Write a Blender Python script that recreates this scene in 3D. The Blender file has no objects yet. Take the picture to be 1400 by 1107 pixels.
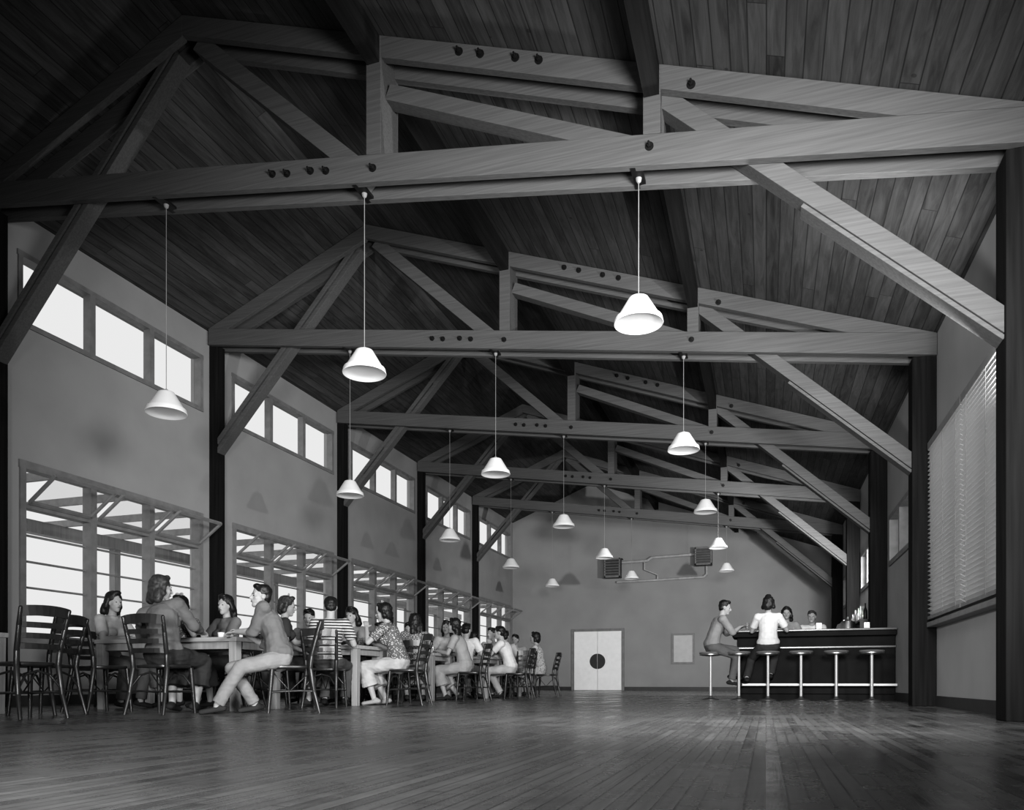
import bpy, math, random
from mathutils import Vector, Matrix, noise
random.seed(4)
V = Vector
SC = bpy.context.scene
COL = SC.collection
EYE = 0.30
TH = math.radians(18.22)

# ------------------------------------------------------------------ materials
def new_mat(name):
    m = bpy.data.materials.new(name); m.use_nodes = True
    return m, m.node_tree.nodes, m.node_tree.links, m.node_tree.nodes['Principled BSDF']

def g(v): return (v, v, v, 1)

def plain(name, v, rough=.6, metal=0, var=.15, scale=8, emis=0, bump=0, spec=.5):
    m, N, L, b = new_mat(name)
    tc = N.new('ShaderNodeTexCoord'); nz = N.new('ShaderNodeTexNoise')
    nz.inputs['Scale'].default_value = scale; nz.inputs['Detail'].default_value = 5
    cr = N.new('ShaderNodeValToRGB')
    cr.color_ramp.elements[0].position = .3; cr.color_ramp.elements[1].position = .7
    cr.color_ramp.elements[0].color = g(v*(1-var)); cr.color_ramp.elements[1].color = g(min(1, v*(1+var)))
    L.new(tc.outputs['Object'], nz.inputs['Vector']); L.new(nz.outputs['Fac'], cr.inputs['Fac'])
    L.new(cr.outputs['Color'], b.inputs['Base Color'])
    b.inputs['Roughness'].default_value = rough; b.inputs['Metallic'].default_value = metal
    b.inputs['Specular IOR Level'].default_value = spec
    if emis:
        L.new(cr.outputs['Color'], b.inputs['Emission Color']); b.inputs['Emission Strength'].default_value = emis
    if bump:
        bp = N.new('ShaderNodeBump'); bp.inputs['Strength'].default_value = bump; bp.inputs['Distance'].default_value = .02
        L.new(nz.outputs['Fac'], bp.inputs['Height']); L.new(bp.outputs['Normal'], b.inputs['Normal'])
    return m

def wood(name, c1, c2, stretch=(.35, 6, 6), rough=.65, dist=.25, bump=.12, spec=.5):
    m, N, L, b = new_mat(name)
    tc = N.new('ShaderNodeTexCoord'); mp = N.new('ShaderNodeMapping'); mp.inputs['Scale'].default_value = stretch
    nz = N.new('ShaderNodeTexNoise'); nz.inputs['Scale'].default_value = 3; nz.inputs['Detail'].default_value = 8
    nz.inputs['Distortion'].default_value = dist
    cr = N.new('ShaderNodeValToRGB'); cr.color_ramp.elements[0].position = .25; cr.color_ramp.elements[1].position = .75
    cr.color_ramp.elements[0].color = g(c1); cr.color_ramp.elements[1].color = g(c2)
    bp = N.new('ShaderNodeBump'); bp.inputs['Strength'].default_value = bump; bp.inputs['Distance'].default_value = .01
    L.new(tc.outputs['Object'], mp.inputs['Vector']); L.new(mp.outputs['Vector'], nz.inputs['Vector'])
    L.new(nz.outputs['Fac'], cr.inputs['Fac']); L.new(cr.outputs['Color'], b.inputs['Base Color'])
    L.new(nz.outputs['Fac'], bp.inputs['Height']); L.new(bp.outputs['Normal'], b.inputs['Normal'])
    b.inputs['Roughness'].default_value = rough; b.inputs['Specular IOR Level'].default_value = spec
    return m

def planks(name, c1, c2, width, length, rough=(.5, .7), gap=.05, gapdark=.3, knots=True, blockmix=.45, scuff=False):
    """boards running along Y, laid side by side along X"""
    m, N, L, b = new_mat(name)
    def math_(op, a, bb=None):
        n = N.new('ShaderNodeMath'); n.operation = op
        for i, s in enumerate((a, bb)):
            if s is None: continue
            if isinstance(s, (int, float)): n.inputs[i].default_value = s
            else: L.new(s, n.inputs[i])
        return n.outputs[0]
    tc = N.new('ShaderNodeTexCoord'); sp = N.new('ShaderNodeSeparateXYZ'); L.new(tc.outputs['Object'], sp.inputs[0])
    u = math_('DIVIDE', sp.outputs['X'], width); fu = math_('FLOOR', u)
    wn = N.new('ShaderNodeTexWhiteNoise'); wn.noise_dimensions = '1D'; L.new(fu, wn.inputs['W'])
    v = math_('ADD', math_('DIVIDE', sp.outputs['Y'], length), math_('MULTIPLY', wn.outputs['Value'], 7.0))
    fv = math_('FLOOR', v)
    cb = N.new('ShaderNodeCombineXYZ'); L.new(fu, cb.inputs[0]); L.new(fv, cb.inputs[1])
    w2 = N.new('ShaderNodeTexWhiteNoise'); w2.noise_dimensions = '2D'; L.new(cb.outputs[0], w2.inputs['Vector'])
    mp = N.new('ShaderNodeMapping'); mp.inputs['Scale'].default_value = (1/width*1.4, .9, 1/width*.5)
    off = N.new('ShaderNodeCombineXYZ'); L.new(math_('MULTIPLY', w2.outputs['Value'], 30), off.inputs[1])
    L.new(tc.outputs['Object'], mp.inputs['Vector']); L.new(off.outputs[0], mp.inputs['Location'])
    nz = N.new('ShaderNodeTexNoise'); nz.inputs['Scale'].default_value = 1.5; nz.inputs['Detail'].default_value = 8
    nz.inputs['Roughness'].default_value = .62
    nz.inputs['Distortion'].default_value = 1.0
    L.new(mp.outputs['Vector'], nz.inputs['Vector'])
    nzc = math_('MULTIPLY', math_('SUBTRACT', nz.outputs['Fac'], .25), 1.7)
    f = math_('ADD', math_('MULTIPLY', w2.outputs['Value'], blockmix), math_('MULTIPLY', nzc, 1.0-blockmix))
    big = N.new('ShaderNodeTexNoise'); big.inputs['Scale'].default_value = 1.1; big.inputs['Detail'].default_value = 10
    big.inputs['Roughness'].default_value = .72
    L.new(tc.outputs['Object'], big.inputs['Vector'])
    if scuff: f = math_('ADD', math_('MULTIPLY', f, .6), math_('MULTIPLY', math_('SUBTRACT', big.outputs['Fac'], .36), 1.6))
    cr = N.new('ShaderNodeValToRGB'); cr.color_ramp.elements[0].position = .1; cr.color_ramp.elements[1].position = .9
    cr.color_ramp.elements[0].color = g(c1); cr.color_ramp.elements[1].color = g(c2)
    L.new(f, cr.inputs['Fac'])
    gp = math_('MAXIMUM', math_('LESS_THAN', math_('FRACT', u), gap), math_('LESS_THAN', math_('FRACT', v), .008/length))
    mul = math_('SUBTRACT', 1.0, math_('MULTIPLY', gp, 1-gapdark))
    if knots:
        vo = N.new('ShaderNodeTexVoronoi'); vo.inputs['Scale'].default_value = 2.6
        L.new(tc.outputs['Object'], vo.inputs['Vector'])
        k = math_('SUBTRACT', 1.0, math_('MULTIPLY', math_('LESS_THAN', vo.outputs['Distance'], .06), .5))
        mul = math_('MULTIPLY', mul, k)
    mx = N.new('ShaderNodeMix'); mx.data_type = 'RGBA'; mx.blend_type = 'MULTIPLY'; mx.inputs['Factor'].default_value = 1
    L.new(cr.outputs['Color'], mx.inputs['A'])
    cc = N.new('ShaderNodeCombineXYZ'); [L.new(mul, cc.inputs[i]) for i in range(3)]
    L.new(cc.outputs[0], mx.inputs['B']); L.new(mx.outputs['Result'], b.inputs['Base Color'])
    mr = N.new('ShaderNodeMapRange'); mr.inputs['From Min'].default_value = .35; mr.inputs['From Max'].default_value = .65
    mr.inputs['To Min'].default_value = rough[0]; mr.inputs['To Max'].default_value = rough[1]
    L.new(big.outputs['Fac'], mr.inputs['Value'])
    rr = mr.outputs['Result']
    if scuff: rr = math_('ADD', rr, math_('MULTIPLY', math_('SUBTRACT', w2.outputs['Value'], .5), .10))
    L.new(rr, b.inputs['Roughness'])
    bp = N.new('ShaderNodeBump'); bp.inputs['Strength'].default_value = .4 if scuff else .3; bp.inputs['Distance'].default_value = .004
    L.new(math_('MULTIPLY', f, mul), bp.inputs['Height']); L.new(bp.outputs['Normal'], b.inputs['Normal'])
    return m

def patterned(name, c1, c2, kind, scale):
    m, N, L, b = new_mat(name)
    tc = N.new('ShaderNodeTexCoord'); cr = N.new('ShaderNodeValToRGB'); cr.color_ramp.interpolation = 'CONSTANT'
    cr.color_ramp.elements[0].color = g(c1); cr.color_ramp.elements[1].color = g(c2)
    if kind == 'dots':
        t = N.new('ShaderNodeTexVoronoi'); t.inputs['Scale'].default_value = scale; o = t.outputs['Distance']
        cr.color_ramp.elements[1].position = .33
    elif kind == 'check':
        t = N.new('ShaderNodeTexChecker'); t.inputs['Scale'].default_value = scale; o = t.outputs['Fac']
        cr.color_ramp.elements[1].position = .5
    else:
        t = N.new('ShaderNodeTexWave'); t.inputs['Scale'].default_value = scale; t.bands_direction = 'Z'; o = t.outputs['Fac']
        t.inputs['Distortion'].default_value = .3
        cr.color_ramp.elements[1].position = .5
    L.new(tc.outputs['Object'], t.inputs['Vector']); L.new(o, cr.inputs['Fac']); L.new(cr.outputs['Color'], b.inputs['Base Color'])
    b.inputs['Roughness'].default_value = .9; b.inputs['Specular IOR Level'].default_value = .15
    return m

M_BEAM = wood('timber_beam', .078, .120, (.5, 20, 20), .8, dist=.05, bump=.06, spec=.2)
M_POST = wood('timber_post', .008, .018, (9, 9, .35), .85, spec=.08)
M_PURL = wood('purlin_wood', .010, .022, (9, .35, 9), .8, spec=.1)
M_ROOF = planks('roof_boards', .012, .092, .14, 7, (.8, .95), .07, .25, True, .28)
M_FLOOR = planks('floor_boards', .012, .23, .052, 2.0, (.18, .38), .11, .4, False, .4, True)
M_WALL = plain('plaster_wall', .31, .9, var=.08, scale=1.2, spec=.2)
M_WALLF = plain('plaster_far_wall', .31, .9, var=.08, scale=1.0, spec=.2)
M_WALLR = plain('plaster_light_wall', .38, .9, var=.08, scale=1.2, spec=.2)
M_FRAME = plain('painted_frame', .2, .5)
M_SASH = plain('painted_sash', .24, .5)
M_DARK = plain('dark_paint', .03, .5)
M_BASE = plain('dark_baseboard', .04, .5)
M_DOOR = plain('painted_door', .92, .5, var=.03)
M_PANEL = plain('painted_panel', .5, .5, var=.05)
M_IRON = plain('iron', .03, .45, .7)
M_CHROME = plain('chrome', .4, .38, 1, var=.03)
M_RAIL = plain('pale_metal', .45, .45, .4, var=.03)
M_RAILB = plain('pale_rail', .75, .45, .2, var=.03)
M_STBASE = plain('stool_base_metal', .12, .5, .6)
M_SHADE = plain('opal_glass', .70, .5, var=.02, emis=.08)
M_CORD = plain('grey_cord', .25, .8)
M_CHAIR = wood('dark_varnished_wood', .012, .03, (5, 5, 1.5), .34, bump=.03)
M_TABLE = wood('table_wood', .28, .42, (.6, 9, 9), .4)
M_TLEG = wood('table_leg_wood', .22, .34, (9, 9, .6), .5)
M_PERG = wood('pergola_wood', .3, .45, (3, 3, 3), .8)
M_BAR = plain('bar_front', .014, .7, var=.3, scale=3, spec=.1)
M_BARTOP = plain('bar_top', .16, .25)
M_SEAT = plain('stool_leatherette', .16, .35)
M_WHITE = plain('white_china', .75, .25, var=.03)
M_GROUND = plain('terrace_concrete', .6, .9)
M_SLAT, N_, L_, b_ = new_mat('blind_slat')
b_.inputs['Base Color'].default_value = g(.75); b_.inputs['Roughness'].default_value = .5
tl = N_.new('ShaderNodeBsdfTranslucent'); tl.inputs['Color'].default_value = g(.9)
nzs = N_.new('ShaderNodeTexNoise'); nzs.inputs['Scale'].default_value = 3
mrs = N_.new('ShaderNodeMapRange'); mrs.inputs['To Min'].default_value = .40; mrs.inputs['To Max'].default_value = .50
L_.new(nzs.outputs['Fac'], mrs.inputs['Value'])
ms = N_.new('ShaderNodeMixShader'); L_.new(mrs.outputs['Result'], ms.inputs[0]); L_.new(b_.outputs[0], ms.inputs[1]); L_.new(tl.outputs[0], ms.inputs[2])
L_.new(ms.outputs[0], N_['Material Output'].inputs['Surface'])
M_GLASS, N_, L_, b_ = new_mat('window_glass')
tr = N_.new('ShaderNodeBsdfTransparent'); gl = N_.new('ShaderNodeBsdfGlossy'); gl.inputs['Roughness'].default_value = .1
df = N_.new('ShaderNodeBsdfDiffuse'); df.inputs['Color'].default_value = g(.5)
mx1 = N_.new('ShaderNodeMixShader'); mx1.inputs[0].default_value = .12
mx2 = N_.new('ShaderNodeMixShader'); mx2.inputs[0].default_value = .12
L_.new(tr.outputs[0], mx1.inputs[1]); L_.new(gl.outputs[0], mx1.inputs[2])
L_.new(mx1.outputs[0], mx2.inputs[1]); L_.new(df.outputs[0], mx2.inputs[2])
L_.new(mx2.outputs[0], N_['Material Output'].inputs['Surface'])
M_SKIN = plain('skin', .34, .55, var=.06, spec=.3)
M_LIP = plain('lips', .10, .5)
M_EYE = plain('eye_dark', .03, .2)
M_HAIRD = plain('dark_hair', .012, .45, var=.5, scale=40, bump=.3, spec=.35)
M_HAIRM = plain('brown_hair', .04, .45, var=.5, scale=40, bump=.3, spec=.35)
CLOTH = {}
def cloth(v):
    if v not in CLOTH:
        if isinstance(v, str):
            CLOTH[v] = {'dots': patterned('dotted_cloth', .5, .12, 'dots', 45),
                        'stripes': patterned('striped_cloth', .04, .5, 'stripes', 9),
                        'check': patterned('checked_cloth', .1, .35, 'check', 45),
                        'floral': patterned('floral_cloth', .12, .45, 'dots', 30)}[v]
        else: CLOTH[v] = plain('cloth_%02d' % int(v*100), v, .9, var=.1, scale=9, bump=.6, spec=.1)
    return CLOTH[v]

# ------------------------------------------------------------------ mesh builder
class MB:
    def __init__(s): s.v = []; s.f = []
    def add(s, vs, fs):
        o = len(s.v); s.v += [tuple(x) for x in vs]; s.f += [tuple(i+o for i in q) for q in fs]
    def box(s, a, b):
        (x0, y0, z0), (x1, y1, z1) = a, b
        s.add([(x0,y0,z0),(x1,y0,z0),(x1,y1,z0),(x0,y1,z0),(x0,y0,z1),(x1,y0,z1),(x1,y1,z1),(x0,y1,z1)],
              [(0,3,2,1),(4,5,6,7),(0,1,5,4),(1,2,6,5),(2,3,7,6),(3,0,4,7)])
    def prism(s, pts, y0, y1):
        n = len(pts)
        s.add([(x, y0, z) for x, z in pts]+[(x, y1, z) for x, z in pts],
              [tuple(range(n)), tuple(range(2*n-1, n-1, -1))]+[(i, i+n, (i+1) % n+n, (i+1) % n) for i in range(n)])
    def plank(s, p, q, depth, y0, y1, al=0.5):
        p = V(p); q = V(q); d = (q-p).normalized(); n = V((-d.y, d.x))
        if n.y < 0: n = -n
        a = n*depth*al; b = -n*depth*(1-al)
        s.prism([tuple(p+b), tuple(q+b), tuple(q+a), tuple(p+a)], y0, y1)
    def beam(s, a, b, w, h, up=(0, 0, 1)):
        a = V(a); b = V(b); d = (b-a).normalized(); up = V(up)
        r = d.cross(up)
        if r.length < 1e-4: r = d.cross(V((0, 1, 0)))
        r.normalize(); u = r.cross(d)
        vs = []
        for p in (a, b):
            for sx, sz in ((-1,-1),(1,-1),(1,1),(-1,1)): vs.append(p+r*w/2*sx+u*h/2*sz)
        s.add(vs, [(0,1,2,3),(7,6,5,4),(0,4,5,1),(1,5,6,2),(2,6,7,3),(3,7,4,0)])
    def cap(s, a, b, ra, rb, w=(1, 0, 0), sx=1, sy=1, r0=True, r1=True, n=14):
        a = V(a); b = V(b); z = (b-a)
        z = z.normalized() if z.length > 1e-6 else V((0, 0, 1))
        w = V(w); w = w-z*w.dot(z)
        if w.length < 1e-3: w = z.orthogonal()
        w.normalize(); v = z.cross(w)
        rings = []
        if r0:
            for k in range(4):
                t = math.pi/2*k/3; rings.append((a-z*ra*math.cos(t), max(ra*math.sin(t), ra*.05)))
        else: rings.append((a, ra))
        if r1:
            for k in range(3, -1, -1):
                t = math.pi/2*k/3; rings.append((b+z*rb*math.cos(t), max(rb*math.sin(t), rb*.05)))
        else: rings.append((b, rb))
        vs = []
        for c, r in rings:
            for i in range(n):
                t = 2*math.pi*i/n; vs.append(c+w*r*sx*math.cos(t)+v*r*sy*math.sin(t))
        fs = [tuple(range(n-1, -1, -1)), tuple(range((len(rings)-1)*n, len(rings)*n))]
        for k in range(len(rings)-1):
            for i in range(n):
                j = (i+1) % n; fs.append((k*n+i, k*n+j, (k+1)*n+j, (k+1)*n+i))
        s.add(vs, fs)
    def cyl(s, a, b, r, r2=None, n=16): s.cap(a, b, r, r if r2 is None else r2, r0=False, r1=False, n=n)
    def ell(s, c, r, F=None, n=14, m=9):
        c = V(c); X, Y, Z = F if F else (V((1,0,0)), V((0,1,0)), V((0,0,1)))
        vs = []
        for k in range(m):
            t = math.pi*(k+.35)/(m-.3)
            for i in range(n):
                p = 2*math.pi*i/n
                vs.append(c+X*r[0]*math.sin(t)*math.cos(p)+Y*r[1]*math.sin(t)*math.sin(p)+Z*r[2]*math.cos(t))
        fs = [tuple(range(n)), tuple(range(m*n-1, (m-1)*n-1, -1))]
        for k in range(m-1):
            for i in range(n):
                j = (i+1) % n; fs.append((k*n+i, (k+1)*n+i, (k+1)*n+j, k*n+j))
        s.add(vs, fs)
    def tube(s, pts, r, n=10):
        for a, b in zip(pts[:-1], pts[1:]): s.cap(a, b, r, r, n=n)
    def lathe(s, prof, c=(0, 0, 0), n=32):
        vs = []; fs = []
        for r, z in prof:
            for i in range(n):
                t = 2*math.pi*i/n; vs.append((c[0]+r*math.cos(t), c[1]+r*math.sin(t), c[2]+z))
        for k in range(len(prof)-1):
            for i in range(n):
                j = (i+1) % n; fs.append((k*n+i, k*n+j, (k+1)*n+j, (k+1)*n+i))
        fs.append(tuple(range(n-1, -1, -1))); fs.append(tuple(range((len(prof)-1)*n, len(prof)*n)))
        s.add(vs, fs)
    def obj(s, name, mat, loc=(0, 0, 0), rz=0, parent=None, smooth=False, bevel=0):
        me = bpy.data.meshes.new(name); me.from_pydata(s.v, [], s.f); me.update()
        ob = bpy.data.objects.new(name, me); me.materials.append(mat)
        COL.objects.link(ob); ob.location = loc; ob.rotation_euler = (0, 0, rz)
        if parent: ob.parent = parent
        if smooth:
            for p in me.polygons: p.use_smooth = True
            try: me.set_sharp_from_angle(angle=math.radians(38))
            except Exception: pass
        if bevel:
            bm = ob.modifiers.new('bevel', 'BEVEL'); bm.width = bevel; bm.segments = 2; bm.limit_method = 'ANGLE'
        return ob

def tag(o, label, cat, group=None):
    o['label'] = label; o['category'] = cat
    if group: o['group'] = group
def struct(o): o['kind'] = 'structure'; return o
def empty(name, loc, rz=0):
    e = bpy.data.objects.new(name, None); COL.objects.link(e); e.location = loc; e.rotation_euler = (0, 0, rz)
    e.empty_display_size = .1; return e
def copy_tree(root, loc, rz):
    n = root.copy(); COL.objects.link(n); n.location = loc; n.rotation_euler = (0, 0, rz)
    for c in root.children:
        k = c.copy(); COL.objects.link(k); k.parent = n
    return n

# ------------------------------------------------------------------ room dimensions
XL, XR, YB, YF = -8.85, 2.0, -4.0, 26.97
TY = [6.84]+[6.72+4.05*i for i in range(1, 5)]
AP = (-5.87, 7.36)
LE = (-8.80, 6.17); RE = (2.0, 4.57)
SL = (AP[1]-LE[1])/(AP[0]-LE[0]); SR = (AP[1]-RE[1])/(RE[0]-AP[0])
CD, RD = .265, .21
def chord_top(x): return 6.17-(x+8.8)*(6.17-4.57)/10.8
def roof_z(x): return AP[1]-(AP[0]-x)*SL if x < AP[0] else AP[1]-(x-AP[0])*SR

m = MB(); m.box((XL-.3, YB-.2, -.1), (XR+.3, YF+.2, 0)); struct(m.obj('floor', M_FLOOR))
m = MB(); t = .012
m.prism([(XL-.6, roof_z(XL-.6)+t), (AP[0], AP[1]+t), (XR+.6, roof_z(XR+.6)+t), (XR+.6, roof_z(XR+.6)+t+.08), (AP[0], AP[1]+t+.09), (XL-.6, roof_z(XL-.6)+t+.08)], YB-.2, YF+.2)
struct(m.obj('ceiling', M_ROOF))

def wall_x(name, x0, x1, y0, y1, z0, z1, holes, mat):
    m = MB()
    ys = sorted({y0, y1}|{h[0] for h in holes}|{h[1] for h in holes})
    for a, b in zip(ys[:-1], ys[1:]):
        hs = sorted([h for h in holes if h[0] <= a+1e-6 and h[1] >= b-1e-6], key=lambda h: h[2])
        z = z0
        for h in hs:
            m.box((x0, a, z), (x1, b, h[2])); z = h[3]
        m.box((x0, a, z), (x1, b, z1))
    return struct(m.obj(name, mat))

BY = [6.72+4.05*i for i in range(5)]
BAYS = [2.67]+BY
lh = []
for y in BAYS: lh += [(y+.53, y+3.73, .85, 3.02), (y+.50, y+3.75, 4.80, 5.65)]
wall_x('wall_left', XL-.2, XL, YB, YF, 0, roof_z(XL)+.005, lh, M_WALL)
rh = [(2.95, 6.4, 1.08, 3.2), (6.98, 10.55, 1.08, 3.2)]
for y in BY[1:]: rh.append((y+.5, y+3.55, 2.3, 3.05))
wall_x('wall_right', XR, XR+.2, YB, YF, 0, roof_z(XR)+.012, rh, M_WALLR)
def gable(name, y0, y1, mat):
    m = MB(); m.prism([(XL, 0), (XR, 0), (XR, roof_z(XR)), AP, (XL, roof_z(XL))], y0, y1); return struct(m.obj(name, mat))
gable('wall_far', YF, YF+.15, M_WALLF); gable('wall_back', YB-.15, YB, M_WALL)
for nm, a, b in (('baseboard_left', (XL, YB, 0), (XL+.02, YF, .13)), ('baseboard_right', (XR-.02, YB, 0), (XR, YF, .13)),
                 ('baseboard_far', (XL+.02, YF-.02, 0), (-6.63, YF, .13)), ('baseboard_end', (-4.71, YF-.02, 0), (XR-.02, YF, .13))):
    m = MB(); m.box(a, b); struct(m.obj(nm, M_BASE))

wn = 0
for bi, y in enumerate(BAYS):
    a, b = y+.50, y+3.75; w = (b-a)
    wn += 1; m = MB(); z0, z1 = 4.80, 5.65; X0, X1 = XL-.10, XL+.025
    m.box((X0, a-.04, z0-.04), (X1, b+.04, z0+.025)); m.box((X0, a-.04, z1-.025), (X1, b+.04, z1+.04))
    for k in range(4):
        c = a+w*k/3; h = .03 if k in (0, 3) else .045
        m.box((X0, c-h, z0+.025), (X1, c+h, z1-.025))
    o = struct(m.obj('window_%d' % wn, M_FRAME))
    a, b = y+.53, y+3.73; w = (b-a); X0, X1 = XL-.12, XL+.03
    wn += 1; m = MB(); z0, z1 = .85, 3.02
    m.box((X0, a-.05, z0-.06), (XL+.07, b+.05, z0+.04)); m.box((X0, a-.05, z1-.04), (X1, b+.05, z1+.06))
    for k in range(4):
        c = a+w*k/3; h = .04 if k in (0, 3) else .05
        m.box((X0, c-h, z0+.04), (X1, c+h, z1-.04))
    m.box((X0, a, 2.49), (X1-.01, b, 2.55))
    for z in (1.17, 1.50, 1.83, 2.16): m.box((XL-.09, a, z-.012), (XL-.055, b, z+.012))
    o = struct(m.obj('window_%d' % wn, M_FRAME))
    for k in range(3):
        c0 = a+w*k/3+.07; c1 = a+w*(k+1)/3-.07
        s = MB(); ang = math.radians(55); L = .52
        du = V((math.sin(ang), 0, math.cos(ang)))
        p0 = V((XL+.05, c0, 2.56)); p1 = V((XL+.05, c1, 2.56)); nrm = V((math.cos(ang), 0, -math.sin(ang)))
        for p in (p0, p1): s.beam(p, p+du*L, .035, .035, up=nrm)
        s.beam(p0, p1, .045, .035, up=nrm); s.beam(p0+du*L, p1+du*L, .045, .035, up=nrm)
        s.obj('hopper_sash', M_SASH, parent=o)
        q = MB(); n_ = nrm*.003
        q.add([p0+n_, p1+n_, p1+du*L+n_, p0+du*L+n_], [(0, 1, 2, 3)]); q.obj('glass_pane', M_GLASS, parent=o)
for (a, b, z0, z1) in rh:
    wn += 1; m = MB(); X0, X1 = XR-.03, XR+.12
    m.box((X0, a-.05, z0-.05), (X1-.02, b+.05, z0+.03)); m.box((X0, a-.05, z1-.03), (X1, b+.05, z1+.05))
    for k in range(4):
        c = a+(b-a)*k/3; h = .04
        m.box((X0, c-h, z0+.03), (X1, c+h, z1-.03))
    o = struct(m.obj('window_%d' % wn, M_FRAME))
m = MB(); m.box((XR-.12, 6.98, .97), (XR, 10.6, 1.03)); struct(m.obj('trim_1', M_FRAME, bevel=.006))
m = MB(); m.box((XR-.05, 6.98, 3.25), (XR, 10.6, 3.33)); struct(m.obj('trim_2', M_FRAME))

m = MB()
dx0, dx1, dh = -6.53, -4.81, 2.10
m.box((dx0-.09, YF-.05, 0), (dx0, YF, dh+.09)); m.box((dx1, YF-.05, 0), (dx1+.09, YF, dh+.09)); m.box((dx0, YF-.05, dh), (dx1, YF, dh+.09))
door = struct(m.obj('door_1', M_FRAME))
mid = (dx0+dx1)/2
for sgn, x0, x1 in ((-1, dx0+.01, mid-.006), (1, mid+.006, dx1-.01)):
    m = MB(); m.box((x0, YF-.045, .01), (x1, YF-.003, dh-.005)); m.obj('door_leaf', M_DOOR, parent=door, bevel=.004)
    m = MB(); R = .27; pts = [(mid+sgn*(.01+R*math.sin(math.pi*k/16)), 1.03-R*math.cos(math.pi*k/16)) for k in range(17)]
    m.prism(pts, YF-.056, YF-.044); m.obj('push_plate', M_DARK, parent=door)
m = MB(); m.box((-3.08, YF-.05, .92), (-2.30, YF, .98)); m.box((-3.08, YF-.05, 1.90), (-2.30, YF, 1.97))
m.box((-3.08, YF-.05, .98), (-3.01, YF, 1.90)); m.box((-2.37, YF-.05, .98), (-2.30, YF, 1.90))
o = struct(m.obj('window_30', M_FRAME)); m = MB(); m.box((-3.01, YF-.02, .98), (-2.37, YF-.001, 1.90)); m.obj('shutter_panel', M_PANEL, parent=o)

# ------------------------------------------------------------------ posts, purlins, trusses
for i, y in enumerate([2.67]+TY):
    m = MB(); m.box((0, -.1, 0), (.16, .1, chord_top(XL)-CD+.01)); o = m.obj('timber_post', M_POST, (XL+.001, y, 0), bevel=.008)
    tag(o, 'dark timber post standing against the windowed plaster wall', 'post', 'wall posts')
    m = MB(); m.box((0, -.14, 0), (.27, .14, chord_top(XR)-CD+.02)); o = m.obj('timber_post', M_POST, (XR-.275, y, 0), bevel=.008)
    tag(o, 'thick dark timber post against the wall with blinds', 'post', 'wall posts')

KP = [-3.60, -.93]
ys = [YB]+[2.67]+TY+[YF]
for kx in KP:
    for a, b in zip(ys[1:-1], ys[2:]):
        m = MB(); z = roof_z(kx+.08)
        m.box((kx-.065, a+.19, z-.26), (kx+.065, b-.19 if b < YF else b, z-.005))
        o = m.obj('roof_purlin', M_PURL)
        tag(o, 'dark timber purlin running between two roof trusses', 'beam', 'roof purlins')

PL = [(-.18, -.10), (.10, .18)]
def px_x(px, y):
    return y*math.tan(math.atan((px-700)/1054)-TH)
tr0 = empty('roof_truss', (0, TY[0], 0))
def part(name, build, mat=M_BEAM, bev=.005):
    m = MB(); build(m); return m.obj(name, mat, parent=tr0, bevel=bev)
for a, b in PL:
    part('bottom_chord', lambda m: m.prism([(LE[0], chord_top(LE[0])-CD), (RE[0]-.005, chord_top(RE[0]-.005)-CD), (RE[0]-.005, chord_top(RE[0]-.005)), (LE[0], LE[1])], a, b))
xl_ = LE[0]+RD/(SL+.1481); xr_ = RE[0]-RD/(SR-.1481)
for a, b in PL:
    part('rafter', lambda m: m.prism([(LE[0]+.02, chord_top(LE[0]+.02)+.001), (xl_, chord_top(xl_)+.001), (AP[0], AP[1]-RD-.02), AP, (LE[0]+.02, roof_z(LE[0]+.02))], a, b))
    def raf(m, a=a, b=b):
        for x0, x1 in ((AP[0], KP[0]-.08), (KP[0]+.08, KP[1]-.075)):
            m.prism([(x0, roof_z(x0)), (x0, roof_z(x0)-RD), (x1, roof_z(x1)-RD), (x1, roof_z(x1))], a, b)
        x0 = KP[1]+.075; x2 = RE[0]-.01
        m.prism([(x0, roof_z(x0)), (x0, roof_z(x0)-RD), (xr_, chord_top(xr_)+.001), (x2, chord_top(x2)+.001), (x2, roof_z(x2)+.002)], a, b)
    part('rafter', raf)
for kx, hw in ((KP[0], .08), (KP[1], .075)):
    part('king_post', lambda m: m.prism([(kx-hw, chord_top(kx-hw)), (kx+hw, chord_top(kx+hw)), (kx+hw, roof_z(kx+hw)-.002), (kx-hw, roof_z(kx-hw)-.002)], -.185, .185))
part('diagonal_web', lambda m: m.plank((-5.75, 7.12), (-3.72, 5.28), .18, -.09, .09))
part('diagonal_web', lambda m: m.plank((-3.5, 6.05), (-1.02, 4.97), .15, -.09, .09))
def kb(m):
    p, q = V((-6.05, 7.10)), V((XL+.10, 4.18))
    m.plank(p, q, .07, -.09, .09, 1.25); m.plank(p, q, .07, -.09, .09, -.25)
    for t0, t1 in ((0, .2), (.38, .62), (.8, 1)): m.plank(p.lerp(q, t0), p.lerp(q, t1), .1, -.07, .07)
part('knee_brace', kb)
def kb2(m):
    p, q = V((-.93, 5.44)), V((XR-.2, 3.0))
    m.plank(p, q, .155, -.09, .09, .5)
    m.plank(p.lerp(q, .47), p.lerp(q, 1), .035, -.09, .09, -2.5)
part('knee_brace', kb2)
bm = MB(); bm.cyl((0, .0, 0), (0, -.012, 0), .036, n=14); bm.cyl((0, -.012, 0), (0, -.04, 0), .021, n=6); bm.cyl((0, -.04, 0), (0, -.07, 0), .010, n=8)
bolt = bm.obj('bolt', M_IRON, parent=tr0)
bp_ = []
for px in (373, 393, 425, 446, 510): x = px_x(px, TY[0]-.18); bp_.append((x, chord_top(x)-.12+random.uniform(-.02, .02)))
x = px_x(888, TY[0]-.18); bp_.append((x, chord_top(x)-.11))
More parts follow.
